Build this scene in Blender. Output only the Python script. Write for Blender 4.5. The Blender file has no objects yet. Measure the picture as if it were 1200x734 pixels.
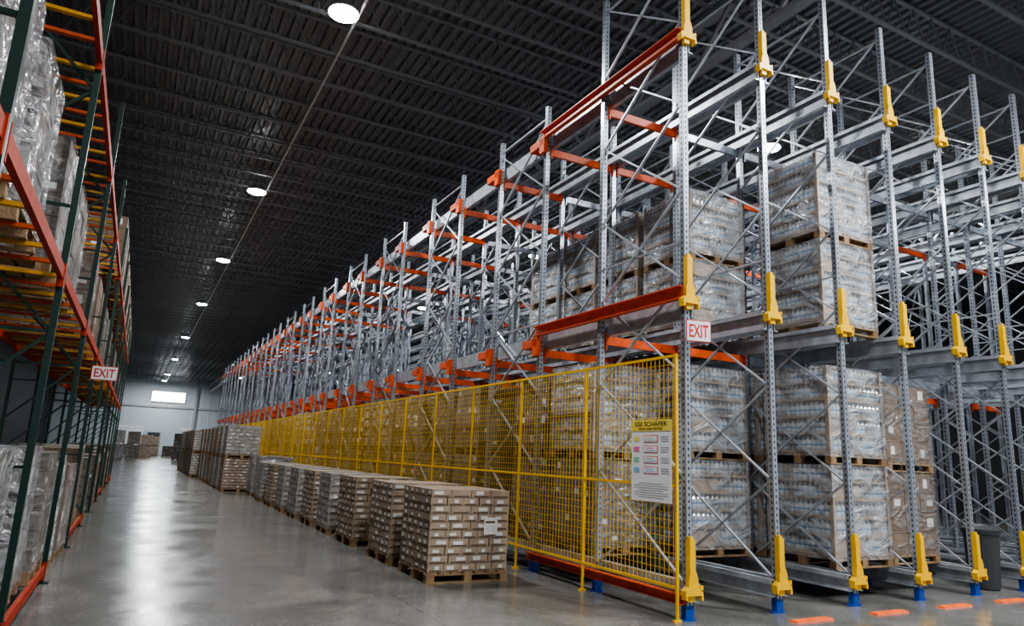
import bpy, math, random
from mathutils import Vector, Matrix, Euler
random.seed(7)
C = bpy.context.scene.collection
try:
    bpy.context.scene.view_settings.look = 'AgX - Medium High Contrast'
except Exception: pass

# ------------------------------------------------------------------ camera
cam = bpy.data.cameras.new("camera"); co = bpy.data.objects.new("camera", cam); C.objects.link(co)
cam.sensor_width = 36; cam.lens = 815.6/1200*36; cam.clip_start = .05; cam.clip_end = 400
CX, CY, CZ = -5.51, -6.15, 1.637
co.location = (CX, CY, CZ); co.rotation_euler = (1.7762, -.0425, -.4903)
bpy.context.scene.camera = co

XS = [0, 1.37, 2.73, 4.06, 5.36, 6.62, 7.88, 9.14, 10.4, 11.66, 12.92]
Z2, Z3, ZT, ZU, ZF = 3.55, 7.0, 8.57, 7.56, 2.90
D_FR = 1.70
PAIRS = [0, 3.36, 6.9, 10.6] + [10.6+3.6*i for i in range(1, 12)]
YEND = PAIRS[-1]+D_FR

# ------------------------------------------------------------------ materials
def mat(name, col, rough=.5, metal=0., noise=0., nscale=8., bump=0., bscale=40., spec=.5, emit=None, estr=0.):
    m = bpy.data.materials.new(name); m.use_nodes = True
    nt = m.node_tree; b = nt.nodes["Principled BSDF"]
    b.inputs["Base Color"].default_value = (*col, 1); b.inputs["Roughness"].default_value = rough
    b.inputs["Metallic"].default_value = metal; b.inputs["Specular IOR Level"].default_value = spec
    if emit: b.inputs["Emission Color"].default_value = (*emit, 1); b.inputs["Emission Strength"].default_value = estr
    tc = nt.nodes.new("ShaderNodeTexCoord")
    if noise:
        n = nt.nodes.new("ShaderNodeTexNoise"); n.inputs["Scale"].default_value = nscale; n.inputs["Detail"].default_value = 5
        r = nt.nodes.new("ShaderNodeValToRGB")
        r.color_ramp.elements[0].position = .3; r.color_ramp.elements[1].position = .7
        r.color_ramp.elements[0].color = (*[c*(1-noise) for c in col], 1)
        r.color_ramp.elements[1].color = (*[min(1, c*(1+noise)) for c in col], 1)
        nt.links.new(tc.outputs["Object"], n.inputs["Vector"]); nt.links.new(n.outputs["Fac"], r.inputs["Fac"])
        nt.links.new(r.outputs["Color"], b.inputs["Base Color"])
    if bump:
        n2 = nt.nodes.new("ShaderNodeTexNoise"); n2.inputs["Scale"].default_value = bscale
        bp = nt.nodes.new("ShaderNodeBump"); bp.inputs["Strength"].default_value = bump; bp.inputs["Distance"].default_value = .02
        nt.links.new(tc.outputs["Object"], n2.inputs["Vector"]); nt.links.new(n2.outputs["Fac"], bp.inputs["Height"])
        nt.links.new(bp.outputs["Normal"], b.inputs["Normal"])
    return m

GALV = mat("galvanised", (.37, .40, .45), .30, .58, .28, 12)
GALVB = mat("galvanised_bright", (.44, .47, .515), .35, .42, .22, 6)
ORANGE = mat("orange_paint", (.68, .085, .008), .42, 0, .16, 6)
YELLOW = mat("yellow_paint", (.93, .53, .006), .4, 0, .08, 6)
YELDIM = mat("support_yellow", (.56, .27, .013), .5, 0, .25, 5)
FENCEY = mat("fence_yellow", (.86, .51, .01), .45)
BLUE = mat("blue_foot", (.01, .07, .40), .45)
WOOD = mat("pallet_wood", (.26, .165, .085), .8, 0, .3, 12, .3, 60)
CARD = mat("cardboard", (.335, .25, .18), .7, 0, .25, 3, .1, 30)
CARDT = mat("tray_cardboard", (.34, .25, .17), .6, 0, .15, 4)
CARD2 = mat("cardboard_dark", (.18, .12, .078), .7, 0, .2, 3, .1, 30)
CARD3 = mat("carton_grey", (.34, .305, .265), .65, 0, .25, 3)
CARD4 = mat("carton_shaded", (.165, .143, .12), .65, 0, .3, 3)  # card colour darkened to stand in for shade inside the racks
LABEL = mat("carton_label", (.74, .73, .70), .6)
PRINT = mat("carton_print", (.12, .08, .055), .7)
GREEN = mat("green_upright", (.007, .032, .024), .45)
REDB = mat("red_beam", (.34, .030, .007), .6, 0, .2, 5, spec=.2)
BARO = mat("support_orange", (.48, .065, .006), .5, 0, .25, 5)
DARKP = mat("dark_plastic", (.045, .048, .052), .45)
SIGNW = mat("sign_white", (.88, .88, .88), .4)
SIGNR = mat("sign_red", (.62, .02, .02), .4)
SIGNY = mat("sign_yellow", (.95, .73, .12), .4)
INK = mat("ink_black", (.02, .02, .02), .5)
SBLUE = mat("sign_blue", (.25, .5, .75), .5); SPINK = mat("sign_pink", (.85, .2, .35), .5)
SGREEN = mat("sign_green", (.3, .65, .4), .5); SGREY = mat("sign_grey", (.45, .47, .5), .5)
SYEL = mat("sign_panel_yellow", (.9, .75, .2), .5)
LAMPM = mat("lamp_lens", (1, 1, 1), .4, emit=(.93, .97, 1), estr=90)
LAMPH = mat("lamp_housing", (.30, .31, .32), .5)
JOIST = mat("joist_paint", (.21, .215, .225), .4)
PIPE = mat("conduit", (.55, .56, .58), .4, .3)
CURB = mat("orange_curb", (.90, .13, .02), .6, 0, .2, 12)
WINM = mat("bright_window", (1, 1, 1), .4, emit=(.85, .95, 1), estr=14)
DOORM = mat("dock_door", (.78, .82, .86), .5, 0, .06, 1)
DARKD = mat("dark_doorway", (.05, .055, .06), .6)

def M_(nt, op, a, bb=None):
    n = nt.nodes.new("ShaderNodeMath"); n.operation = op
    if isinstance(a, float): n.inputs[0].default_value = a
    else: nt.links.new(a, n.inputs[0])
    if bb is not None:
        if isinstance(bb, float): n.inputs[1].default_value = bb
        else: nt.links.new(bb, n.inputs[1])
    return n.outputs[0]
def galv_holes():
    m = mat("galvanised_perforated", (.52, .55, .59), .28, .6); nt = m.node_tree; L = nt.links
    b = nt.nodes["Principled BSDF"]
    tc = nt.nodes.new("ShaderNodeTexCoord"); s = nt.nodes.new("ShaderNodeSeparateXYZ"); L.new(tc.outputs["Object"], s.inputs[0])
    ax = M_(nt, 'ABSOLUTE', s.outputs[0]); ay = M_(nt, 'ABSOLUTE', s.outputs[1])
    near = M_(nt, 'LESS_THAN', M_(nt, 'MINIMUM', ax, ay), .010)
    fr = M_(nt, 'LESS_THAN', M_(nt, 'FRACT', M_(nt, 'MULTIPLY', s.outputs[2], 14.0)), .45)
    k = M_(nt, 'MULTIPLY', near, fr)
    mx = nt.nodes.new("ShaderNodeMix"); mx.data_type = 'RGBA'
    L.new(k, mx.inputs[0]); mx.inputs[6].default_value = (.42, .455, .51, 1); mx.inputs[7].default_value = (.03, .03, .04, 1)
    L.new(mx.outputs[2], b.inputs["Base Color"])
    return m
POSTM = galv_holes()
BP = .24
def bottle_mat():
    m = mat("bottle_cases", (.6, .65, .7), .12); nt = m.node_tree; L = nt.links
    b = nt.nodes["Principled BSDF"]
    tc = nt.nodes.new("ShaderNodeTexCoord"); s = nt.nodes.new("ShaderNodeSeparateXYZ"); L.new(tc.outputs["Object"], s.inputs[0])
    a3 = M_(nt, 'FRACT', M_(nt, 'DIVIDE', M_(nt, 'SUBTRACT', s.outputs[2], .145), BP))
    r = nt.nodes.new("ShaderNodeValToRGB"); cr = r.color_ramp; cr.interpolation = 'CONSTANT'
    cr.elements[0].position = 0; cr.elements[0].color = (.48, .51, .52, 1)
    cr.elements[1].position = .30; cr.elements[1].color = (.58, .66, .73, 1)
    e = cr.elements.new(.40); e.color = (.20, .35, .52, 1)
    e = cr.elements.new(.52); e.color = (.62, .68, .73, 1)
    e = cr.elements.new(.72); e.color = (.42, .45, .46, 1)
    e = cr.elements.new(.90); e.color = (.74, .78, .82, 1)
    L.new(a3, r.inputs[0])
    n = nt.nodes.new("ShaderNodeTexNoise"); n.inputs["Scale"].default_value = 3.2; n.inputs["Detail"].default_value = 4; L.new(tc.outputs["Object"], n.inputs["Vector"])
    r2 = nt.nodes.new("ShaderNodeValToRGB"); r2.color_ramp.elements[0].position = .38; r2.color_ramp.elements[0].color = (.46, .35, .26, 1)
    r2.color_ramp.elements[1].position = .58; r2.color_ramp.elements[1].color = (1, 1, 1, 1); L.new(n.outputs["Fac"], r2.inputs[0])
    mx = nt.nodes.new("ShaderNodeMix"); mx.data_type = 'RGBA'; mx.blend_type = 'MULTIPLY'; mx.inputs[0].default_value = 1
    L.new(r.outputs[0], mx.inputs[6]); L.new(r2.outputs[0], mx.inputs[7]); L.new(mx.outputs[2], b.inputs["Base Color"])
    return m
BOTTLE = bottle_mat()

def wrap_mat(name, lo, hi, col=(.72, .74, .77), dist=.14, sc=4, det=5, p0=.45, p1=.64, rg=.1):
    m = bpy.data.materials.new(name); m.use_nodes = True; nt = m.node_tree; L = nt.links
    out = nt.nodes["Material Output"]; b = nt.nodes["Principled BSDF"]
    b.inputs["Base Color"].default_value = (*col, 1); b.inputs["Roughness"].default_value = .2
    b.inputs["Specular IOR Level"].default_value = 1.0; b.inputs["Coat Weight"].default_value = 1.; b.inputs["Coat Roughness"].default_value = rg
    t = nt.nodes.new("ShaderNodeBsdfTransparent"); mx = nt.nodes.new("ShaderNodeMixShader")
    tc = nt.nodes.new("ShaderNodeTexCoord"); n = nt.nodes.new("ShaderNodeTexNoise"); n.inputs["Scale"].default_value = sc; n.inputs["Detail"].default_value = det
    n.inputs["Distortion"].default_value = 1.6
    mp = nt.nodes.new("ShaderNodeMapping"); mp.inputs["Scale"].default_value = (1, 1, 2.0); mp.inputs["Rotation"].default_value = (.3, .35, 0)
    L.new(tc.outputs["Object"], mp.inputs[0]); L.new(mp.outputs[0], n.inputs["Vector"])
    r = nt.nodes.new("ShaderNodeValToRGB"); r.color_ramp.elements[0].position = p0; r.color_ramp.elements[1].position = p1
    r.color_ramp.elements[0].color = (lo,)*3+(1,); r.color_ramp.elements[1].color = (hi,)*3+(1,)
    bp = nt.nodes.new("ShaderNodeBump"); bp.inputs["Strength"].default_value = 1; bp.inputs["Distance"].default_value = dist
    L.new(n.outputs["Fac"], r.inputs[0]); L.new(n.outputs["Fac"], bp.inputs["Height"])
    L.new(bp.outputs[0], b.inputs["Normal"]); L.new(bp.outputs[0], b.inputs["Coat Normal"])
    L.new(r.outputs[0], mx.inputs[0]); L.new(t.outputs[0], mx.inputs[1]); L.new(b.outputs[0], mx.inputs[2]); L.new(mx.outputs[0], out.inputs[0])
    return m
FILM = wrap_mat("stretch_film", .12, .42, (.42, .42, .42), .08, 3, 3)
FILMB = wrap_mat("bottle_film", .22, .60, (.64, .66, .69), .10, 2.0, 3, .46, .68, .16)
FILM2 = wrap_mat("cloudy_film", .45, .85, (.42, .42, .43), .15, 2.0, 3)

def floor_mat():
    m = mat("polished_concrete", (.27, .27, .265), .2); nt = m.node_tree; L = nt.links; b = nt.nodes["Principled BSDF"]
    tc = nt.nodes.new("ShaderNodeTexCoord")
    n = nt.nodes.new("ShaderNodeTexNoise"); n.inputs["Scale"].default_value = .7; n.inputs["Detail"].default_value = 10; n.inputs["Roughness"].default_value = .68; n.inputs["Distortion"].default_value = .6
    n2 = nt.nodes.new("ShaderNodeTexNoise"); n2.inputs["Scale"].default_value = 22; n2.inputs["Detail"].default_value = 6
    for q in (n, n2): L.new(tc.outputs["Object"], q.inputs["Vector"])
    r = nt.nodes.new("ShaderNodeValToRGB"); r.color_ramp.elements[0].position = .38; r.color_ramp.elements[1].position = .62
    r.color_ramp.elements[0].color = (.118, .113, .104, 1); r.color_ramp.elements[1].color = (.275, .266, .248, 1)
    L.new(n.outputs["Fac"], r.inputs[0])
    mx = nt.nodes.new("ShaderNodeMix"); mx.data_type = 'RGBA'; mx.blend_type = 'MULTIPLY'; mx.inputs[0].default_value = .45
    L.new(r.outputs[0], mx.inputs[6]); L.new(n2.outputs["Fac"], mx.inputs[7])
    s = nt.nodes.new("ShaderNodeSeparateXYZ"); L.new(tc.outputs["Object"], s.inputs[0])
    jx = M_(nt, 'LESS_THAN', M_(nt, 'FRACT', M_(nt, 'DIVIDE', M_(nt, 'ADD', s.outputs[0], 122.6), 6.0)), .0016)
    jy = M_(nt, 'LESS_THAN', M_(nt, 'FRACT', M_(nt, 'DIVIDE', M_(nt, 'ADD', s.outputs[1], 121.0), 6.0)), .0016)
    j = M_(nt, 'MULTIPLY', M_(nt, 'MAXIMUM', jx, jy), .6)
    v = nt.nodes.new("ShaderNodeTexVoronoi"); v.inputs["Scale"].default_value = 2.3; L.new(tc.outputs["Object"], v.inputs["Vector"])
    sp = M_(nt, 'MULTIPLY', M_(nt, 'LESS_THAN', v.outputs["Distance"], .035), .5)
    j2 = M_(nt, 'MAXIMUM', j, sp)
    m3 = nt.nodes.new("ShaderNodeMix"); m3.data_type = 'RGBA'; L.new(j2, m3.inputs[0]); L.new(mx.outputs[2], m3.inputs[6]); m3.inputs[7].default_value = (.05, .05, .05, 1)
    L.new(m3.outputs[2], b.inputs["Base Color"])
    r2 = nt.nodes.new("ShaderNodeMapRange"); r2.inputs[1].default_value = .36; r2.inputs[2].default_value = .64; r2.inputs[3].default_value = .28; r2.inputs[4].default_value = .11
    L.new(n.outputs["Fac"], r2.inputs[0]); L.new(r2.outputs[0], b.inputs["Roughness"])
    bp = nt.nodes.new("ShaderNodeBump"); bp.inputs["Strength"].default_value = .05; bp.inputs["Distance"].default_value = .01
    n3 = nt.nodes.new("ShaderNodeTexNoise"); n3.inputs["Scale"].default_value = 4; L.new(tc.outputs["Object"], n3.inputs["Vector"])
    L.new(n3.outputs["Fac"], bp.inputs["Height"]); L.new(bp.outputs[0], b.inputs["Normal"])
    return m
FLOORM = floor_mat()
DECKM = mat("roof_deck", (.185, .19, .20), .32, .3, .15, .6)
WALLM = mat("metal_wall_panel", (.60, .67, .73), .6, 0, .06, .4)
WALLD = mat("side_wall", (.03, .032, .035), .7, 0, .1, .4)  # near-black colour stands in for the unlit depth beyond the racks

# ------------------------------------------------------------------ mesh builder
class MB:
    def __init__(s): s.v = []; s.f = []; s.m = []; s.mats = []
    def mi(s, m):
        if m not in s.mats: s.mats.append(m)
        return s.mats.index(m)
    def box(s, c, d, m, M=None):
        x, y, z = d[0]/2, d[1]/2, d[2]/2; b = len(s.v); c = Vector(c)
        for p in ((-x,-y,-z),(x,-y,-z),(x,y,-z),(-x,y,-z),(-x,-y,z),(x,-y,z),(x,y,z),(-x,y,z)):
            p = Vector(p)
            if M is not None: p = M @ p
            s.v.append(tuple(p+c))
        for q in ((0,3,2,1),(4,5,6,7),(0,1,5,4),(1,2,6,5),(2,3,7,6),(3,0,4,7)):
            s.f.append(tuple(b+i for i in q)); s.m.append(s.mi(m))
    def bar(s, a, b_, w, t, m):
        a = Vector(a); b_ = Vector(b_); d = b_-a; L = d.length; q = d.to_track_quat('Z', 'Y').to_matrix()
        s.box((a+b_)/2, (w, t, L), m, q)
    def quad(s, ps, m):
        b = len(s.v); s.v += [tuple(p) for p in ps]; s.f.append((b, b+1, b+2, b+3)); s.m.append(s.mi(m))
    def lathe(s, c, prof, n, m, cap=True):
        b = len(s.v)
        for r, z in prof:
            for i in range(n):
                a = 2*math.pi*i/n; s.v.append((c[0]+r*math.cos(a), c[1]+r*math.sin(a), c[2]+z))
        for j in range(len(prof)-1):
            for i in range(n):
                k = (i+1) % n
                s.f.append((b+j*n+i, b+j*n+k, b+(j+1)*n+k, b+(j+1)*n+i)); s.m.append(s.mi(m))
        if cap:
            s.f.append(tuple(b+(len(prof)-1)*n+i for i in range(n))); s.m.append(s.mi(m))
            s.f.append(tuple(b+i for i in reversed(range(n)))); s.m.append(s.mi(m))
    def prism(s, pts, y0, y1, m):
        b = len(s.v); n = len(pts)
        s.v += [(x, y0, z) for x, z in pts]+[(x, y1, z) for x, z in pts]
        s.f.append(tuple(b+i for i in range(n))); s.f.append(tuple(b+n+i for i in reversed(range(n)))); s.m += [s.mi(m)]*2
        for i in range(n):
            j = (i+1) % n; s.f.append((b+j, b+i, b+n+i, b+n+j)); s.m.append(s.mi(m))
    def mesh(s, name):
        me = bpy.data.meshes.new(name); me.from_pydata(s.v, [], s.f)
        for m in s.mats: me.materials.append(m)
        me.polygons.foreach_set("material_index", s.m); me.update(); return me

def ob(name, data, loc=(0, 0, 0), parent=None, label=None, cat=None, group=None, kind=None, rot=None):
    o = bpy.data.objects.new(name, data); C.objects.link(o)
    o.location = loc
    if rot is not None: o.rotation_euler = rot
    if parent: o.parent = parent
    if label: o["label"] = label
    if cat: o["category"] = cat
    if group: o["group"] = group
    if kind: o["kind"] = kind
    return o

def textmesh(s, size, m, bold=0.0):
    cu = bpy.data.curves.new("t", 'FONT'); cu.body = s; cu.size = size; cu.align_x = 'CENTER'; cu.align_y = 'CENTER'; cu.offset = bold; cu.extrude = .001
    t = bpy.data.objects.new("t", cu); C.objects.link(t)
    bpy.context.view_layer.update()
    dg = bpy.context.evaluated_depsgraph_get()
    me = bpy.data.meshes.new_from_object(t.evaluated_get(dg)); bpy.data.objects.remove(t)
    me.materials.clear(); me.materials.append(m); return me

# ------------------------------------------------------------------ room
XL, XR, YB, YF, ZC = -16, 30, -16, 104, 10.9
b = MB(); b.box(((XL+XR)/2, (YB+YF)/2, -.1), (XR-XL, YF-YB, .2), FLOORM)
ob("floor", b.mesh("floor"), kind="structure", label="polished grey concrete warehouse floor", cat="floor")
b = MB(); n = int((XR-XL)/.24)
for i in range(n):
    x = XL+i*.24; zt, zb = ZC, ZC-.07
    pts = [(x, zt), (x+.09, zt), (x+.12, zb), (x+.21, zb), (x+.24, zt)]
    for (x0, z0), (x1, z1) in zip(pts, pts[1:]):
        b.quad([(x0, YB, z0), (x0, YF, z0), (x1, YF, z1), (x1, YB, z1)], DECKM)
ob("ceiling", b.mesh("ceiling"), kind="structure", label="dark corrugated steel roof deck", cat="ceiling")
b = MB(); b.box(((XL+XR)/2, YF+.1, ZC/2), (XR-XL, .2, ZC), WALLM)
for i in range(int((XR-XL)/1.0)): b.box((XL+.5+i, YF-.02, ZC/2), (.06, .05, ZC), WALLM)
b.box(((XL+XR)/2, YF-.1, 6.6), (XR-XL, .2, .25), SGREY)
for x in (-9, 1.5, 9): b.box((x, YF-.2, ZC/2), (.3, .3, ZC), SGREY)
ob("wall_back", b.mesh("wall_back"), kind="structure", label="pale ribbed metal end wall", cat="wall")
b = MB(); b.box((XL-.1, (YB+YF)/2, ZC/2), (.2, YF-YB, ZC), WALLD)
ob("wall_left", b.mesh("wall_left"), kind="structure", label="side wall coloured near-black as if unlit", cat="wall")
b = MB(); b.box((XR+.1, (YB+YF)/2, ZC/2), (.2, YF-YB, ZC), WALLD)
ob("wall_right", b.mesh("wall_right"), kind="structure", label="side wall coloured near-black as if unlit", cat="wall")
b = MB(); b.box((-2.1, YF-.16, 8.0), (4.2, .06, 1.3), WINM); b.box((-2.1, YF-.14, 8.0), (4.5, .06, 1.6), WALLM)
ob("window_1", b.mesh("window_1"), kind="structure", label="bright high window in end wall", cat="window")
for i, (x, w_) in enumerate(((-6.2, 3.2), (-3.3, 1.5), (1.6, 3.2))):
    b = MB(); dk = w_ < 2; b.box((x, YF-.1, 1.9 if not dk else 1.5), (w_, .12, 3.8 if not dk else 3.0), DARKD if dk else DOORM)
    if not dk:
        for q in range(6): b.box((x, YF-.17, .3+q*.62), (w_-.1, .02, .03), SGREY)
    for sx in (-w_/2-.08, w_/2+.08): b.box((x+sx, YF-.12, 1.6), (.12, .2, 3.2), SGREY)
    ob("door_%d" % (i+1), b.mesh("door"), kind="structure", label="door in end wall", cat="door")
b = MB(); L = XR-XL; hz = .7
b.box((L/2, 0, hz), (L, .08, .04), JOIST); b.box((L/2, 0, 0), (L, .08, .04), JOIST)
k = int(L/.6)
for i in range(k):
    b.bar((i*.6, 0, 0), (i*.6+.3, 0, hz), .022, .022, JOIST); b.bar((i*.6+.3, 0, hz), (i*.6+.6, 0, 0), .022, .022, JOIST)
jm = b.mesh("roof_joist"); y = YB+1
while y < YF-.5:
    ob("roof_joist", jm, (XL, y, ZC-.07-.03-hz), label="dark open-web steel joist under the roof deck", cat="roof beam", group="open-web roof joists"); y += 1.35
b = MB(); L = YF-YB
b.box((0, L/2, 0), (.2, L, .1), JOIST); b.box((0, L/2, -.95), (.2, L, .1), JOIST)
for i in range(int(L/1.9)):
    b.bar((0, i*1.9, -.95), (0, i*1.9+.95, 0), .06, .06, JOIST); b.bar((0, i*1.9+.95, 0), (0, i*1.9+1.9, -.95), .06, .06, JOIST)
gm = b.mesh("roof_girder")
for x in (-10.5, 3.0, 16.5):
    ob("roof_girder", gm, (x, YB, ZC-.9-.05), label="dark steel truss girder running the hall length", cat="roof beam", group="roof girders")
b = MB(); b.box((0, (YB+YF)/2, 0), (.045, YF-YB-2, .045), PIPE)
ob("conduit", b.mesh("conduit"), (-2.75, 0, ZC-.90), label="thin metal conduit feeding the ceiling lamps", cat="pipe")
b = MB(); b.box((0, 0, 5.2), (.3, .02, 10.4), GALV); b.box((0, -.15, 5.2), (.3, .02, 10.4), GALV); b.box((0, -.075, 5.2), (.02, .14, 10.4), GALV)
b.box((0, -.075, .015), (.5, .5, .03), GALV)
ob("steel_column", b.mesh("steel_column"), (7.25, 9.9, 0), label="grey steel building column standing among the racks", cat="column")

# ------------------------------------------------------------------ lamps
b = MB(); b.lathe((0, 0, 0), [(.28, 0), (.29, .03), (.26, .08), (.10, .14), (.06, .24)], 24, LAMPH); lh = b.mesh("lamp_housing")
b = MB(); b.lathe((0, 0, -.05), [(.10, 0), (.22, .012), (.285, .04), (.285, .055)], 24, LAMPM); ll = b.mesh("lamp_lens")
b = MB(); b.lathe((0, 0, .24), [(.012, 0), (.012, .6)], 6, PIPE); lr = b.mesh("hanger")
LD = bpy.data.lights.new("lamp_light", 'AREA'); LD.shape = 'DISK'; LD.size = .5; LD.energy = 560; LD.color = (.95, .98, 1)
LX = CX+2.45
lamps = [(LX, CY+d) for d in (12.2, 23.2, 33.2, 44.8, 60.1, 76.9, 95)] + [(LX, -5.5)]
lamps += [(8.1, y) for y in (-6.5, 5.8, 18, 31, 44)] + [(2.5, -5.5)] + [(15.5, y) for y in (-6, 6, 20)] + [(12, 70), (5, 85), (LX, 99)]  # last lamp, beside the end wall, is added to brighten that wall
lamps += [(5.2, -3.2)]  # added lamp, out of view before the racks, brightens the front loads
for x, y in lamps:
    e = ob("high_bay_lamp", None, (x, y, 9.85), label="round high-bay lamp glowing white under the roof", cat="ceiling lamp", group="high-bay ceiling lamps")
    ob("lamp_housing", lh, parent=e); ob("lamp_lens", ll, parent=e); ob("hanger", lr, parent=e)
    l = bpy.data.objects.new("lamp_light", LD); C.objects.link(l); l.location = (0, 0, -.07); l.parent = e

w = bpy.data.worlds.new("w"); bpy.context.scene.world = w; w.use_nodes = True
w.node_tree.nodes["Background"].inputs[0].default_value = (.80, .88, 1, 1); w.node_tree.nodes["Background"].inputs[1].default_value = .62

# ------------------------------------------------------------------ rack uprights
PW, PD = .078, .074
def post_into(b, h, m, y=0.):
    w_, d_, t = PW, PD, .005
    for c, s_ in (((-w_/2+t/2, y, h/2), (t, d_, h)), ((w_/2-t/2, y, h/2), (t, d_, h)), ((0, y-d_/2+t/2, h/2), (w_, t, h)), ((0, y+d_/2-t/2, h/2), (w_, t, h))):
        b.box(c, s_, m)
def braces(h):
    out = []; z = .35; st = 1.15
    while z+st < h:
        out.append(((.012, .03, z), (.012, D_FR-.03, z+st))); out.append(((-.012, D_FR-.03, z), (-.012, .03, z+st)))
        z += st
    out.append(((0, .03, .3), (0, D_FR-.03, .3))); out.append(((0, .03, h-.2), (0, D_FR-.03, h-.2)))
    out.append(((0, .03, h*.5), (0, D_FR-.03, h*.5)))
    return out
# yellow guards (folded steel)
b = MB()
for sx in (-.040, .040): b.box((sx, -.032, .33), (.006, .064, .48), YELLOW)
b.box((0, -.061, .33), (.080, .006, .48), YELLOW); b.box((0, -.025, .585), (.045, .05, .04), YELLOW)
b.prism([(-.066, .09), (.066, .09), (.066, .16), (.040, .24), (-.040, .24), (-.066, .16)], -.076, -.064, YELLOW)
b.prism([(-.115, 0), (.13, 0), (.13, .05), (.066, .09), (-.066, .09), (-.115, .05)], -.08, .0, YELLOW)
b.box((.118, -.045, .07), (.024, .07, .06), YELLOW)
b.box((.118, -.045, -.025), (.024, .08, .05), YELLOW); b.box((-.10, -.045, -.02), (.024, .08, .04), YELLOW); b.box((.0, -.025, -.03), (.08, .05, .07), YELLOW)
guard = b.mesh("post_guard")

post_me, brace_me, far_me = {}, {}, {}
for h in (ZT, ZU):
    b = MB(); post_into(b, h-.16, POSTM); post_me[h] = b.mesh("post")
    brace_me[h] = []
    for a, c in braces(h):
        b = MB(); b.bar(a, c, .034, .02, GALVB); brace_me[h].append(b.mesh("brace"))
    b = MB(); post_into(b, h, GALV); post_into(b, h, GALV, D_FR)
    for a, c in braces(h): b.bar(a, c, .032, .02, GALV)
    b.box((0, 0, .05), (.14, .074, .1), BLUE); b.box((0, D_FR, .05), (.14, .074, .1), BLUE)
    far_me[h] = b.mesh("upright_frame")
b = MB(); b.box((0, 0, .008), (.18, .074, .016), BLUE); b.box((0, 0, .085), (.11, .074, .15), BLUE); foot_me = b.mesh("foot")
frames = {}
for j, py in enumerate(PAIRS):
    for k, px in enumerate(XS):
        h = ZT if j == 0 else ZU
        if j == 0 or (j < 3 and k < 2):
            e = ob("upright_frame", None, (px, py, 0), label="tall galvanised rack upright frame with crossed bracing, blue feet", cat="rack frame", group="pallet rack upright frames")
            for yy in (0, D_FR):
                ob("post", post_me[h], (0, yy, .16), e); ob("foot", foot_me, (0, yy, 0), e, label="blue steel foot plate")
            for bm in brace_me[h]: ob("brace", bm, parent=e)
            if j == 0:
                for z in (.27, Z2-.06, Z3-.06):
                    ob("post_guard", guard, (-.01, -.037, z), e, label="yellow steel entry guard")
        else:
            e = ob("upright_frame", far_me[h], (px, py, 0), label="tall galvanised steel rack upright frame with crossed bracing", cat="rack frame", group="pallet rack upright frames")
        frames[(j, k)] = e
# diagonal braces bolted to the frames, across the lanes
for j in (1, 3, 5, 8):
    for k in range(1, len(XS)-1):
        for z0, z1 in ((.6, 3.2), (3.9, 6.6)):
            if j == 1 and (z0 < 1 or k == 1): continue
            if (k+j) % 2 and z0 > 1: z0, z1 = z1, z0
            b = MB(); b.bar((0, 0, z0), (XS[k+1]-XS[k]-.06, 0, z1), .03, .03, GALV)
            ob("diagonal_brace", b.mesh("diagonal_brace"), (0, D_FR+.0525, 0), frames[(j, k)])

# cross beams
items = []
for j, py in enumerate(PAIRS):
    for m_, yy in enumerate((py, py+D_FR)):
        if yy < .1: continue
        for k in range(len(XS)-1):
            if yy > 18 and k > 2: continue
            for z in (Z2-.26, Z3-.26):
                gal = (k >= 2 and (m_ == 1 or (j+k) % 2)) or (z > 5 and k == 1 and m_ == 1)
                items.append(((XS[k]+PW/2+.002, yy+.0, z), XS[k+1]-XS[k]-PW-.004, gal))
items.sort(key=lambda t: (Vector(t[0])-co.location).length)
def xbeam(b, o, L, m):
    x, y, z = o
    b.box((x+L/2, y, z), (L, .05, .12), m); b.box((x+.01, y-.04, z-.02), (.02, .06, .24), m); b.box((x+L-.01, y-.04, z-.02), (.02, .06, .24), m)
cache = {}
for o, L, gal in items[:300]:
    key = (round(L, 3), gal)
    if key not in cache: b = MB(); xbeam(b, (0, 0, 0), L, GALV if gal else ORANGE); cache[key] = b.mesh("cross_beam")
    ob("cross_beam", cache[key], o, label=("galvanised" if gal else "orange")+" steel cross beam between rack posts", cat="rack beam", group="rack cross beams")

def side_beam(L, h=.15):
    b = MB(); b.box((0, L/2, 0), (.012, L, h), ORANGE); b.box((-.03, L/2, h/2), (.07, L, .012), ORANGE); b.box((-.03, L/2, -h/2), (.07, L, .012), ORANGE)
    return b.mesh("side_beam")
sb = side_beam(PAIRS[1]+.1); sb0 = side_beam(PAIRS[1]+.1, .09)
for z in (.22, Z2+.08, Z3+.02):
    ob("side_beam", sb if z > 1 else sb0, (-.055, -.03, z), label="orange steel side beam linking the end frames", cat="rack beam", group="orange side beams")
for z in (Z2+.02, Z3-.02):
    ob("side_beam", sb, (.13, -.03, z+.1), label="orange steel side beam linking the end frames", cat="rack beam", group="orange side beams")
b = MB(); b.box((-.03, .17, -.01), (.08, .46, .13), ORANGE); b.box((-.03, .0, -.06), (.08, .15, .30), ORANGE); b.box((.03, .38, -.01), (.16, .03, .13), ORANGE); brk = b.mesh("bracket")
for py in PAIRS[1:]:
    for yy in (py, py+D_FR):
        for z in (Z2-.1, Z3-.1):
            ob("beam_bracket", brk, (-.045, yy, z), label="short orange bracket bolted to a rack post", cat="bracket", group="orange post brackets")

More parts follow.
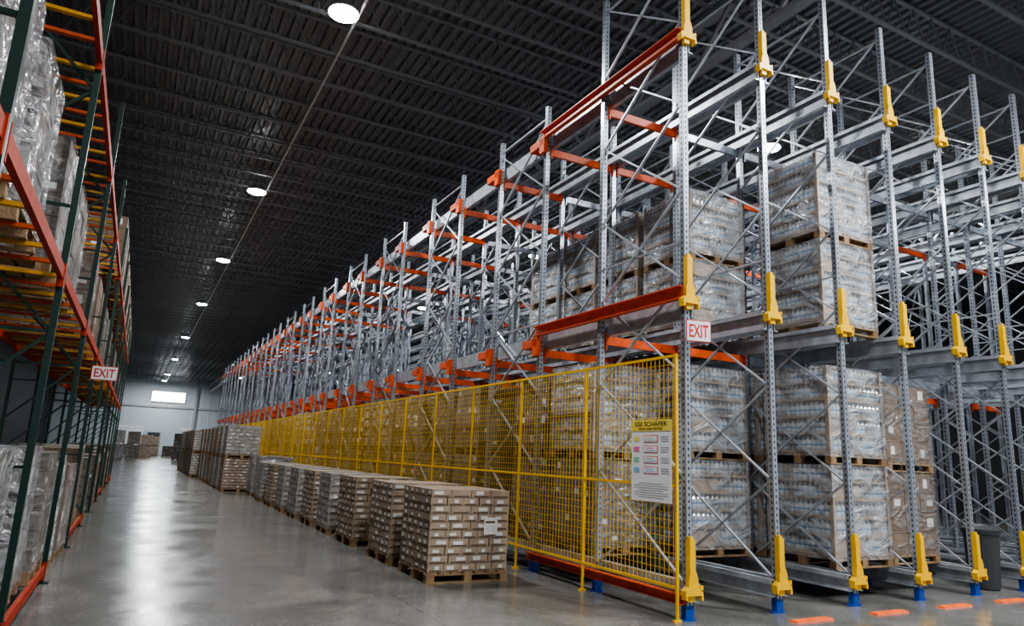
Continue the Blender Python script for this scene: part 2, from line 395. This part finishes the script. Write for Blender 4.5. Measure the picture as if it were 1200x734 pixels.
def rail(L, h):
    b = MB(); b.box((0, L/2, h/2), (.012, L, h), GALVB); b.box((.035, L/2, h-.006), (.08, L, .012), GALVB); b.box((.03, L/2, .006), (.06, L, .012), GALVB)
    b.box((.07, L/2, h-.03), (.01, L, .05), GALVB)
    return b.mesh("channel_rail")
RL = YEND+.1; r1, r2 = rail(RL, .20), rail(RL, .24)
for k in range(len(XS)-1):
    for z, r in ((.18, r1), (Z2-.205, r2), (Z3-.205, r2)):
        for x, rz in ((XS[k]+.07, 0), (XS[k+1]-.07, math.pi)):
            yo = -.036 if rz == 0 else RL-.036
            ob("channel_rail", r, (x, yo, z), rot=(0, 0, rz), label="long galvanised shuttle channel rail between rack posts", cat="rack rail", group="galvanised channel rails")

# ------------------------------------------------------------------ pallets & loads
def pallet_into(b, w_, l_, z0=0.):
    n = 7
    for i in range(n):
        b.box((-w_/2+(i+.5)*w_/n, 0, z0+.13), (w_/n-.025, l_, .02), WOOD)
    for y in (-l_/2+.05, 0, l_/2-.05):
        b.box((0, y, z0+.11), (w_, .1, .02), WOOD); b.box((0, y, z0+.01), (w_, .1, .02), WOOD)
        for x in (-w_/2+.06, 0, w_/2-.06): b.box((x, y, z0+.06), (.11, .1, .08), WOOD)
def carton(b, c, d, m, lab=0, rnd=random):
    b.box(c, d, m)
    x, y, z = c; dx, dy, dz = d[0]/2, d[1]/2, d[2]/2; e = .003
    if lab:
        s = rnd.uniform(.25, .5)*dx; o = rnd.uniform(-.35, .35)*dx; h = dz*rnd.uniform(.28, .5); zo = rnd.uniform(-.1, .3)*dz
        for sg in (-1, 1):
            if rnd.random() < lab:
                b.quad([(x+o-s, y+sg*(dy+e), z+zo-h), (x+o+s, y+sg*(dy+e), z+zo-h), (x+o+s, y+sg*(dy+e), z+zo+h), (x+o-s, y+sg*(dy+e), z+zo+h)][::sg*-1 or 1], LABEL)
            if rnd.random() < lab:
                s2 = s*dy/dx; o2 = o*dy/dx
                b.quad([(x+sg*(dx+e), y+o2-s2, z+zo-h), (x+sg*(dx+e), y+o2+s2, z+zo-h), (x+sg*(dx+e), y+o2+s2, z+zo+h), (x+sg*(dx+e), y+o2-s2, z+zo+h)][::sg], LABEL)
        for sg in (-1, 1):
            zz = z-dz*.72
            b.quad([(x-dx*.8, y+sg*(dy+e*.5), zz-.009), (x+dx*.8, y+sg*(dy+e*.5), zz-.009), (x+dx*.8, y+sg*(dy+e*.5), zz+.009), (x-dx*.8, y+sg*(dy+e*.5), zz+.009)], PRINT)
            b.quad([(x+sg*(dx+e*.5), y-dy*.8, zz-.009), (x+sg*(dx+e*.5), y+dy*.8, zz-.009), (x+sg*(dx+e*.5), y+dy*.8, zz+.009), (x+sg*(dx+e*.5), y-dy*.8, zz+.009)], PRINT)
def carton_positions(w_, l_, h, nx, ny, nz, rnd, jit=.006):
    out = []
    for k in range(nz):
        ax, ay = (nx, ny) if k % 2 == 0 else (ny, nx)
        for i in range(ax):
            for j in range(ay):
                if 0 < i < ax-1 and 0 < j < ay-1 and k < nz-1: continue
                cw, cl, ch = w_/ax, l_/ay, h/nz
                out.append(((-w_/2+(i+.5)*cw+rnd.uniform(-jit, jit), -l_/2+(j+.5)*cl+rnd.uniform(-jit, jit), .14+(k+.5)*ch), (cw-.010, cl-.010, ch-.006)))
    return out
def stack_into(b, w_, l_, h, nx, ny, nz, m, lab, seed, z0=0.):
    r = random.Random(seed)
    for c, d in carton_positions(w_, l_, h, nx, ny, nz, r):
        carton(b, (c[0], c[1], c[2]+z0), d, m, lab, r)
def bottles_into(b, w_, l_, h, seed=1):
    r = random.Random(seed)
    ch = BP; nz = max(1, round(h/ch)); n = 13
    for k in range(nz):
        z = .145+k*ch
        b.box((0, 0, z+.018), (w_, l_, .030), CARDT)
        b.box((0, 0, z+ch/2), (w_-.20, l_-.20, ch-.01), CARD3)
        for sg in (-1, 1):
            if r.random() < .15:
                x0 = r.choice((-1, 1))*w_*.25; b.box((x0, sg*(l_/2-.004), z+.11), (w_*.46, .006, .20), CARDT)
        prof = [(.041, .0), (.042, .03), (.040, .1), (.042, .16), (.022, .20), (.022, .218)]
        for i in range(n):
            x = -w_/2+.055+i*(w_-.11)/(n-1)
            for y in (-l_/2+.055, l_/2-.055): b.lathe((x, y, z+.012), prof, 7, BOTTLE)
            y2 = -l_/2+.055+i*(l_-.11)/(n-1)
            if 0 < i < n-1:
                for x2 in (-w_/2+.055, w_/2-.055): b.lathe((x2, y2, z+.012), prof, 7, BOTTLE)
    # cardboard corner boards
    for sx in (-1, 1):
        for sy in (-1, 1):
            b.box((sx*(w_/2+.002), sy*(l_/2-.025), .145+nz*ch/2), (.004, .05, nz*ch), CARDT); b.box((sx*(w_/2-.025), sy*(l_/2+.002), .145+nz*ch/2), (.05, .004, nz*ch), CARDT)
def film_mesh(w_, l_, h, seed, m=FILM, z0=.1, amp=.006):
    r = random.Random(seed); b = MB(); N = 6; NZ = 8; x, y = w_/2+.012, l_/2+.012
    ring = []
    for i in range(N): ring.append((-x+2*x*i/N, -y))
    for i in range(N): ring.append((x, -y+2*y*i/N))
    for i in range(N): ring.append((x-2*x*i/N, y))
    for i in range(N): ring.append((-x, y-2*y*i/N))
    for k in range(NZ+1):
        for (px, py) in ring:
            s = 1+r.uniform(-.001, amp); b.v.append((px*s, py*s, z0+(h-z0+.148)*k/NZ))
    R_ = len(ring)
    for k in range(NZ):
        for i in range(R_):
            j = (i+1) % R_; b.f.append((k*R_+i, k*R_+j, (k+1)*R_+j, (k+1)*R_+i)); b.m.append(b.mi(m))
    b.f.append(tuple(NZ*R_+i for i in range(R_))); b.m.append(b.mi(m))
    return b.mesh("stretch_wrap")

class LoadType:
    def __init__(s, kind, w_, l_, h, label, cat="loaded pallet", seeds=(1, 2)):
        s.label = label; s.cat = cat; s.h = h+.152; s.var = []
        b = MB(); pallet_into(b, w_+.02, l_+.02); s.pal = b.mesh("pallet")
        for sd in seeds:
            b = MB(); fb = MB(); pallet_into(fb, w_+.02, l_+.02)
            for q in (b, fb):
                if kind == 'carton': stack_into(q, w_, l_, h, 5, 4, max(3, round(h/.10)), CARD, .7, sd)
                if kind == 'greycarton': stack_into(q, w_, l_, h, 5, 4, max(3, round(h/.13)), CARD3, .5, sd)
                if kind == 'dark': stack_into(q, w_, l_, h, 3, 3, max(2, round(h/.28)), CARD2, .35, sd)
                if kind == 'grey': stack_into(q, w_, l_, h, 3, 4, max(2, round(h/.16)), CARD3, .55, sd)
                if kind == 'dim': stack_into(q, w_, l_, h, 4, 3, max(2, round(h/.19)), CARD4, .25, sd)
                if kind == 'bottle': bottles_into(q, w_, l_, h, sd)
                if kind == 'film': stack_into(q, w_-.03, l_-.03, h-.02, 3, 2, max(2, round(h/.35)), CARD3, .3, sd)
            fm = None
            if kind in ('dark', 'grey', 'greycarton', 'dim'): fm = film_mesh(w_, l_, h, sd)
            if kind == 'bottle': fm = film_mesh(w_, l_, h, sd, FILMB, amp=.004)
            if kind == 'film': fm = film_mesh(w_, l_, h, sd, FILM2, amp=.014)
            s.var.append((b.mesh("carton_stack" if kind != 'bottle' else "bottle_cases"), fm, fb.mesh("pallet_load")))
    def put(s, x, y, z, near=True, group=None, rz=0., i=0):
        st, fm, far = s.var[i % len(s.var)]
        if near:
            e = ob("pallet_load", None, (x, y, z), label=s.label, cat=s.cat, group=group, rot=(0, 0, rz))
            ob("pallet", s.pal, parent=e); ob(st.name.split('.')[0], st, parent=e)
            if fm: ob("stretch_wrap", fm, parent=e)
        else: ob("pallet_load", far, (x, y, z), label=s.label, cat=s.cat, group=group, rot=(0, 0, rz))
T_BOT = LoadType('bottle', 1.17, 1.10, 1.2, "clear-wrapped pallet of bottled drinks in trays on wooden pallet", seeds=(1, 2, 3))
T_BOT2 = LoadType('bottle', 1.10, 1.08, .96, "clear-wrapped pallet of bottled drinks on wooden pallet", seeds=(1, 4))
T_DRK = LoadType('dark', 1.08, 1.08, 1.14, "brown cartons stretch-wrapped on a wooden pallet", seeds=(3, 4))
T_GRY = LoadType('grey', 1.08, 1.08, 1.14, "greyish cartons stretch-wrapped on a wooden pallet", seeds=(5, 6))
T_DIM = LoadType('dim', 1.08, 1.08, 1.14, "shade-darkened brown cartons stretch-wrapped on a wooden pallet", seeds=(25, 26))
T_GC = LoadType('greycarton', 1.16, 1.08, 1.04, "grey-brown labelled cartons wrapped on a wooden pallet", seeds=(15, 16))
T_FILM = LoadType('film', 1.0, 1.0, 1.2, "boxed goods in cloudy plastic film on a wooden pallet", seeds=(7, 8))
T_CAR = LoadType('carton', 1.16, 1.08, 1.04, "brown cartons with white labels stacked on a wooden pallet", seeds=(11, 12, 13))

def detailed(x, y, seed, rz=0.):
    r = random.Random(seed)
    e = ob("pallet_load", None, (x, y, 0), label="brown white-labelled cartons on wooden pallet beside the yellow fence", cat="loaded pallet", group="carton pallets along the fence", rot=(0, 0, rz))
    b = MB(); pallet_into(b, 1.18, 1.12); ob("pallet", b.mesh("pallet"), parent=e)
    ms = {}
    ps = carton_positions(1.16, 1.10, 1.05, 5, 4, 10, r, .005)
    ps.sort(key=lambda p: (Vector(p[0])+Vector((x, y, 0))-co.location).length)
    for c, d in ps[:100]:
        key = (round(d[0], 3), r.randrange(6))
        if key not in ms:
            b = MB(); carton(b, (0, 0, 0), d, CARD, .8, r); ms[key] = b.mesh("carton")
        ob("carton", ms[key], c, e)
    b = MB()
    for c, d in ps[100:]: carton(b, c, d, CARD, .7, r)
    ob("cartons", b.mesh("cartons"), parent=e, kind="stuff")
    b = MB(); b.box((0, 0, 0), (.2, .003, .22), LABEL); b.box((-.01, -.002, .05), (.14, .002, .03), PRINT)
    for q in range(3): b.box((0, -.002, -.01-q*.025), (.15, .002, .008), SGREY)
    ob("sheet_label", b.mesh("sheet_label"), (.30, -.562, .72), e, label="white paper sheet label")
fy = [2.7+.52, 4.3+.5, 6.35+.5]
for i, y in enumerate(fy): detailed(-1.39, y, 20+i, random.uniform(-.02, .02))
ys = [15.4, 16.95, 18.6, 20.35, 22.1, 23.9]
for i, d in enumerate(ys):
    (T_GC if i % 3 != 1 else T_CAR).put(-1.36, d+CY-.58, 0, near=True, group="carton pallets along the fence", rz=random.uniform(-.03, .03), i=i)
for i in range(2):
    T_FILM.put(-1.3, 18.75+i*1.45, 0, group="wrapped pallets along the fence", i=i)
for i in range(14):
    y = 21.8+i*1.7
    for z in (0, 1.195): (T_GC if (i+int(z)) % 3 else T_CAR).put(-2.0-(.0 if i < 7 else .3), y, z, near=i < 3, group="double-stacked carton pallets along the aisle", i=i+(z > 0))

ZB = .385
g = "pallet loads inside the rack lanes"
def lane(k): return (XS[k]+XS[k+1])/2
for i in range(36):
    y = 2.55+i*1.27
    if y > YEND-1: break
    if i % 9 == 5 or i == 2: continue
    zz = ZB
    for s_ in (0, 1):
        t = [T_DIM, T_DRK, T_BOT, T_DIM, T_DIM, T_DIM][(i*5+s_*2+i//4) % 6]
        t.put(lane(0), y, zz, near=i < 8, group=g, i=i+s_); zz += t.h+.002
def row(k, y0, n, z, types, m=2):
    for i in range(n):
        t = types[i % len(types)]; zz = z
        for s_ in range(m): t.put(lane(k), y0+i*1.25, zz, group=g, i=i+s_); zz += t.h+.003
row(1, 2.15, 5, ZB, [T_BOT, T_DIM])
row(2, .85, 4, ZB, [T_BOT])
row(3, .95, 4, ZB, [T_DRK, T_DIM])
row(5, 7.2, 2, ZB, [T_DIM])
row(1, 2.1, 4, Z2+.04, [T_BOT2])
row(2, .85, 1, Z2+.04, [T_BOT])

# ------------------------------------------------------------------ yellow mesh fence
FP = 1.82; FX = -.16
b = MB(); pz0, pz1 = .34, ZF-.04
n = int((pz1-pz0)/.085)
for i in range(n+1): b.box((0, FP/2, pz0+i*(pz1-pz0)/n), (.005, FP-.08, .0052), FENCEY)
n = int((FP-.1)/.075)
for i in range(n+1): b.box((-.005, .05+i*(FP-.1)/n, (pz0+pz1)/2), (.005, .0052, pz1-pz0), FENCEY)
fm = b.mesh("wire_mesh")
b = MB(); b.box((0, 0, ZF/2-.005), (.028, .028, ZF-.01), YELLOW); b.box((0, 0, .01), (.10, .036, .02), YELLOW); fp = b.mesh("fence_post")
b = MB(); b.box((0, FP/2, 0), (.022, FP-.04, .030), YELLOW); fr = b.mesh("rail")
for i in range(28):
    e = ob("mesh_fence_panel", None, (FX, i*FP-.02, 0), label="yellow wire-mesh safety fence panel with post along the rack side", cat="fence", group="yellow mesh fence panels")
    ob("wire_mesh", fm, parent=e); ob("fence_post", fp, parent=e)
    for z in (pz0, 1.41, ZF-.03): ob("rail", fr, (0, 0, z), e)

# ------------------------------------------------------------------ signs
def place(e, cols, loc):
    M = Matrix((cols[0], cols[1], cols[2])).transposed().to_4x4(); M.translation = loc; e.matrix_world = M
def plate(w_, h, m, t=.006):
    b = MB(); b.box((0, 0, 0), (w_, h, t), m); return b.mesh("plate")
def fit(t, w_, h):
    xs = [v.co.x for v in t.data.vertices]; ys_ = [v.co.y for v in t.data.vertices]
    sx = w_/(max(xs)-min(xs)); sy = h/(max(ys_)-min(ys_)); t.scale = (sx, sy, 1)
    t.location.x -= (max(xs)+min(xs))/2*sx; t.location.y -= (max(ys_)+min(ys_))/2*sy
def exit_sign(loc, cols, w_, h):
    e = ob("exit_sign", None, label="white EXIT sign with red lettering and border", cat="sign", group="exit signs")
    place(e, cols, loc)
    ob("border", plate(w_, h, SIGNR), parent=e); ob("panel", plate(w_-.02, h-.02, SIGNW, .012), parent=e)
    t = ob("lettering", textmesh("EXIT", 1.0, SIGNR, .015), (0, 0, .0075), e); fit(t, w_*.78, h*.6)
a = math.radians(-14)
exit_sign((.02, -.20, 3.15), [(math.cos(a), math.sin(a), 0), (0, 0, 1), (math.sin(a), -math.cos(a), 0)], .31, .25)
exit_sign((-6.06, 6.3, 2.65), [(1, 0, 0), (0, 0, 1), (0, -1, 0)], .36, .22)
nb = ob("notice_board", None, label="white rack load notice board with yellow header on the fence", cat="sign")
place(nb, [(0, -1, 0), (0, 0, 1), (-1, 0, 0)], (FX-.045, .37, 1.68))
W_, H_ = .72, .93
ob("panel", plate(W_, H_, SIGNW), parent=nb)
b = MB(); b.box((0, H_/2-.065, .004), (W_, .13, .008), SIGNY); ob("header", b.mesh("header"), parent=nb)
t = ob("lettering", textmesh("SCHÄFER", .1, INK, .0), (.09, H_/2-.045, .0095), nb); fit(t, .40, .062)
t = ob("lettering", textmesh("SSI", .1, INK, .0), (-.22, H_/2-.050, .0095), nb); fit(t, .13, .05)
t = ob("lettering", textmesh("RACK LOAD NOTICE", .045, INK), (0, H_/2-.105, .0095), nb); fit(t, .42, .024)
b = MB()
for i, (m1, m2) in enumerate([(SYEL, SIGNR), (SPINK, SIGNR), (SGREEN, SIGNR), (SBLUE, SIGNR)]):
    z = H_/2-.22-i*.12
    b.box((-.26, z, .005), (.10, .055, .004), m1); b.box((.0, z, .005), (.25, .080, .004), m2)
    b.box((.0, z, .0075), (.235, .066, .002), SIGNW)
    b.box((.0, z-.014, .009), (.17, .008, .002), SBLUE); b.box((-.02, z+.012, .009), (.12, .010, .002), m1)
    for q in range(3): b.box((.25, z+.025-q*.025, .005), (.13, .008, .003), SGREY)
for q in range(7): b.box((0, -.26-q*.026, .005), (.6 if q % 3 else .45, .005, .003), SGREY)
ob("printed_panels", b.mesh("printed_panels"), parent=nb)

# ------------------------------------------------------------------ kerb strips, bin
b = MB()
L2, H2 = .30, .02
b.v = [(-L2, -.06, 0), (L2, -.06, 0), (L2, .06, 0), (-L2, .06, 0), (-L2+.01, -.05, H2), (L2-.01, -.05, H2), (L2-.01, .05, H2), (-L2+.01, .05, H2)]
for q in ((0,3,2,1),(4,5,6,7),(0,1,5,4),(1,2,6,5),(2,3,7,6),(3,0,4,7)): b.f.append(q); b.m.append(b.mi(CURB))
km = b.mesh("floor_kerb")
for x in XS[1:7]: ob("floor_kerb", km, (x+.05, -.43, 0), label="flat orange guide strip fixed to the concrete floor", cat="floor strip", group="orange floor strips")
e = ob("waste_bin", None, (6.16, .3, 0), label="round grey plastic waste bin standing in the rack", cat="bin")
b = MB(); b.lathe((0, 0, 0), [(.18, 0), (.20, .02), (.24, .80), (.26, .81), (.26, .85), (.235, .85), (.22, .75)], 24, DARKP, cap=False)
b.lathe((0, 0, .02), [(.18, 0), (.18, .01)], 24, DARKP); ob("body", b.mesh("body"), parent=e)
b = MB(); b.lathe((0, 0, .85), [(.27, 0), (.27, .03), (.18, .08), (.05, .10)], 24, DARKP); ob("lid", b.mesh("lid"), parent=e)

# ------------------------------------------------------------------ left rack
LXF = CX-.73; LDP = 1.07; BAY = 3.1; LY0 = CY+3.75-BAY
LZ = [.16, 3.0, 5.0]; LH = 6.0; PWG = .052
def left_frame(b):
    for x in (0, -LDP):
        b.box((x, 0, LH/2), (PWG, PWG, LH), GREEN); b.box((x, 0, .01), (.14, .08, .02), GREEN)
    z = .3; up = True
    while z+1.1 < LH:
        b.bar((0, 0, z), (-LDP, 0, z), .03, .025, GREEN); b.bar((0 if up else -LDP, 0, z), (-LDP if up else 0, 0, z+1.1), .03, .025, GREEN); z += 1.1; up = not up
b = MB(); left_frame(b); lf_far = b.mesh("upright_frame")
b = MB(); b.box((0, 0, LH/2), (PWG, PWG, LH), GREEN); b.box((0, 0, .01), (.14, .08, .02), GREEN); lpost = b.mesh("post")
b = MB(); b.bar((0, 0, 0), (-LDP, 0, 0), .03, .025, GREEN); lh_ = b.mesh("brace")
b = MB(); b.bar((0, 0, 0), (-LDP, 0, 1.1), .03, .025, GREEN); ld1 = b.mesh("brace")
b = MB(); b.bar((-LDP, 0, 0), (0, 0, 1.1), .03, .025, GREEN); ld2 = b.mesh("brace")
b = MB(); b.box((0, BAY/2, 0), (.04, BAY-.08, .10), REDB); b.box((0, .05, -.02), (.055, .02, .2), REDB); b.box((0, BAY-.05, -.02), (.055, .02, .2), REDB); lb = b.mesh("rack_beam")
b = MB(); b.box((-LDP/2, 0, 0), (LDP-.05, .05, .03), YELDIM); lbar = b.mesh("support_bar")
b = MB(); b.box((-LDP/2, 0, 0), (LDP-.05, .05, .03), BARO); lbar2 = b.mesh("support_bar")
NB = 11
for i in range(NB+1):
    y = LY0+i*BAY
    lab = "dark green steel rack upright frame with diagonal bracing"
    if i < 5:
        e = ob("upright_frame", None, (LXF, y, 0), label=lab, cat="rack frame", group="green rack upright frames")
        for x in (0, -LDP): ob("post", lpost, (x, 0, 0), e)
        z = .3; up = True
        while z+1.1 < LH:
            ob("brace", lh_, (0, 0, z), e); ob("brace", ld1 if up else ld2, (0, 0, z), e); z += 1.1; up = not up
    else: ob("upright_frame", lf_far, (LXF, y, 0), label=lab, cat="rack frame", group="green rack upright frames")
TL = [T_DIM, T_DRK, T_DRK, T_DIM, T_FILM, T_DIM]
for i in range(NB):
    y = LY0+i*BAY
    for li, z in enumerate(LZ):
        for x in (0, -LDP):
            if li == 0 and i in (3, 5, 6, 8): continue
            ob("rack_beam", lb, (LXF+x, y, z), label="red steel load beam of the tall rack", cat="rack beam", group="red rack beams")
        if li:
            nbar = 8 if li == 2 else 6
            for q in range(nbar):
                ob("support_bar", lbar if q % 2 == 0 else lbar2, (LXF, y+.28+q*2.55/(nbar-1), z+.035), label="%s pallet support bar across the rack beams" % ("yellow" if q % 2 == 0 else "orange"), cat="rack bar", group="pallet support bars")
        for q in range(2):
            if li == 2 and i < 5: continue
            if li == 1 and ((i == 6 and q) or (i == 3 and q == 0)): continue
            if li == 0 and i >= 4 and random.random() < .2: continue
            t = TL[random.randrange(6)] if li or i > 2 else T_FILM
            if li == 2: t = T_DRK
            if li == 1 and i < 5: t = [T_FILM, T_FILM, T_DIM, T_DRK, T_DRK][i]
            if li == 0 and i == 2: t = [T_FILM, T_DIM][q]
            zz = z+.052 if not (li == 0 and i in (3, 5, 6, 8)) else 0
            t.put(LXF-LDP/2-(.14 if li == 1 else .02), y+.85+q*1.4, zz, near=i < 4, group="pallet loads on the tall rack", i=i+q, rz=random.uniform(-.03, .03) if li == 0 else 0)

r = random.Random(4)
spots = [(-6.9, 74), (-5.6, 71), (-4.4, 78), (-6.2, 86), (-4.9, 88), (-3.4, 92), (-2.0, 86), (-.7, 90), (.7, 80), (2.0, 84), (3.3, 78), (-6.9, 66), (-1.6, 70), (-.2, 66)]
for i, (x, y) in enumerate(spots):
    t = (T_GRY, T_FILM, T_DIM, T_CAR, T_FILM)[r.randrange(5)]
    for s_ in range(r.choice((1, 2, 2))):
        t.put(x, y, s_*(t.h+.002), near=(t is T_FILM), group="stacks of goods near the end wall", i=i)
for i in range(3):
    for s_ in (0, 1): T_FILM.put(-.9, 47+i*1.6, s_*(T_FILM.h+.002), near=True, group="white wrapped stacks at the rack end", i=i)
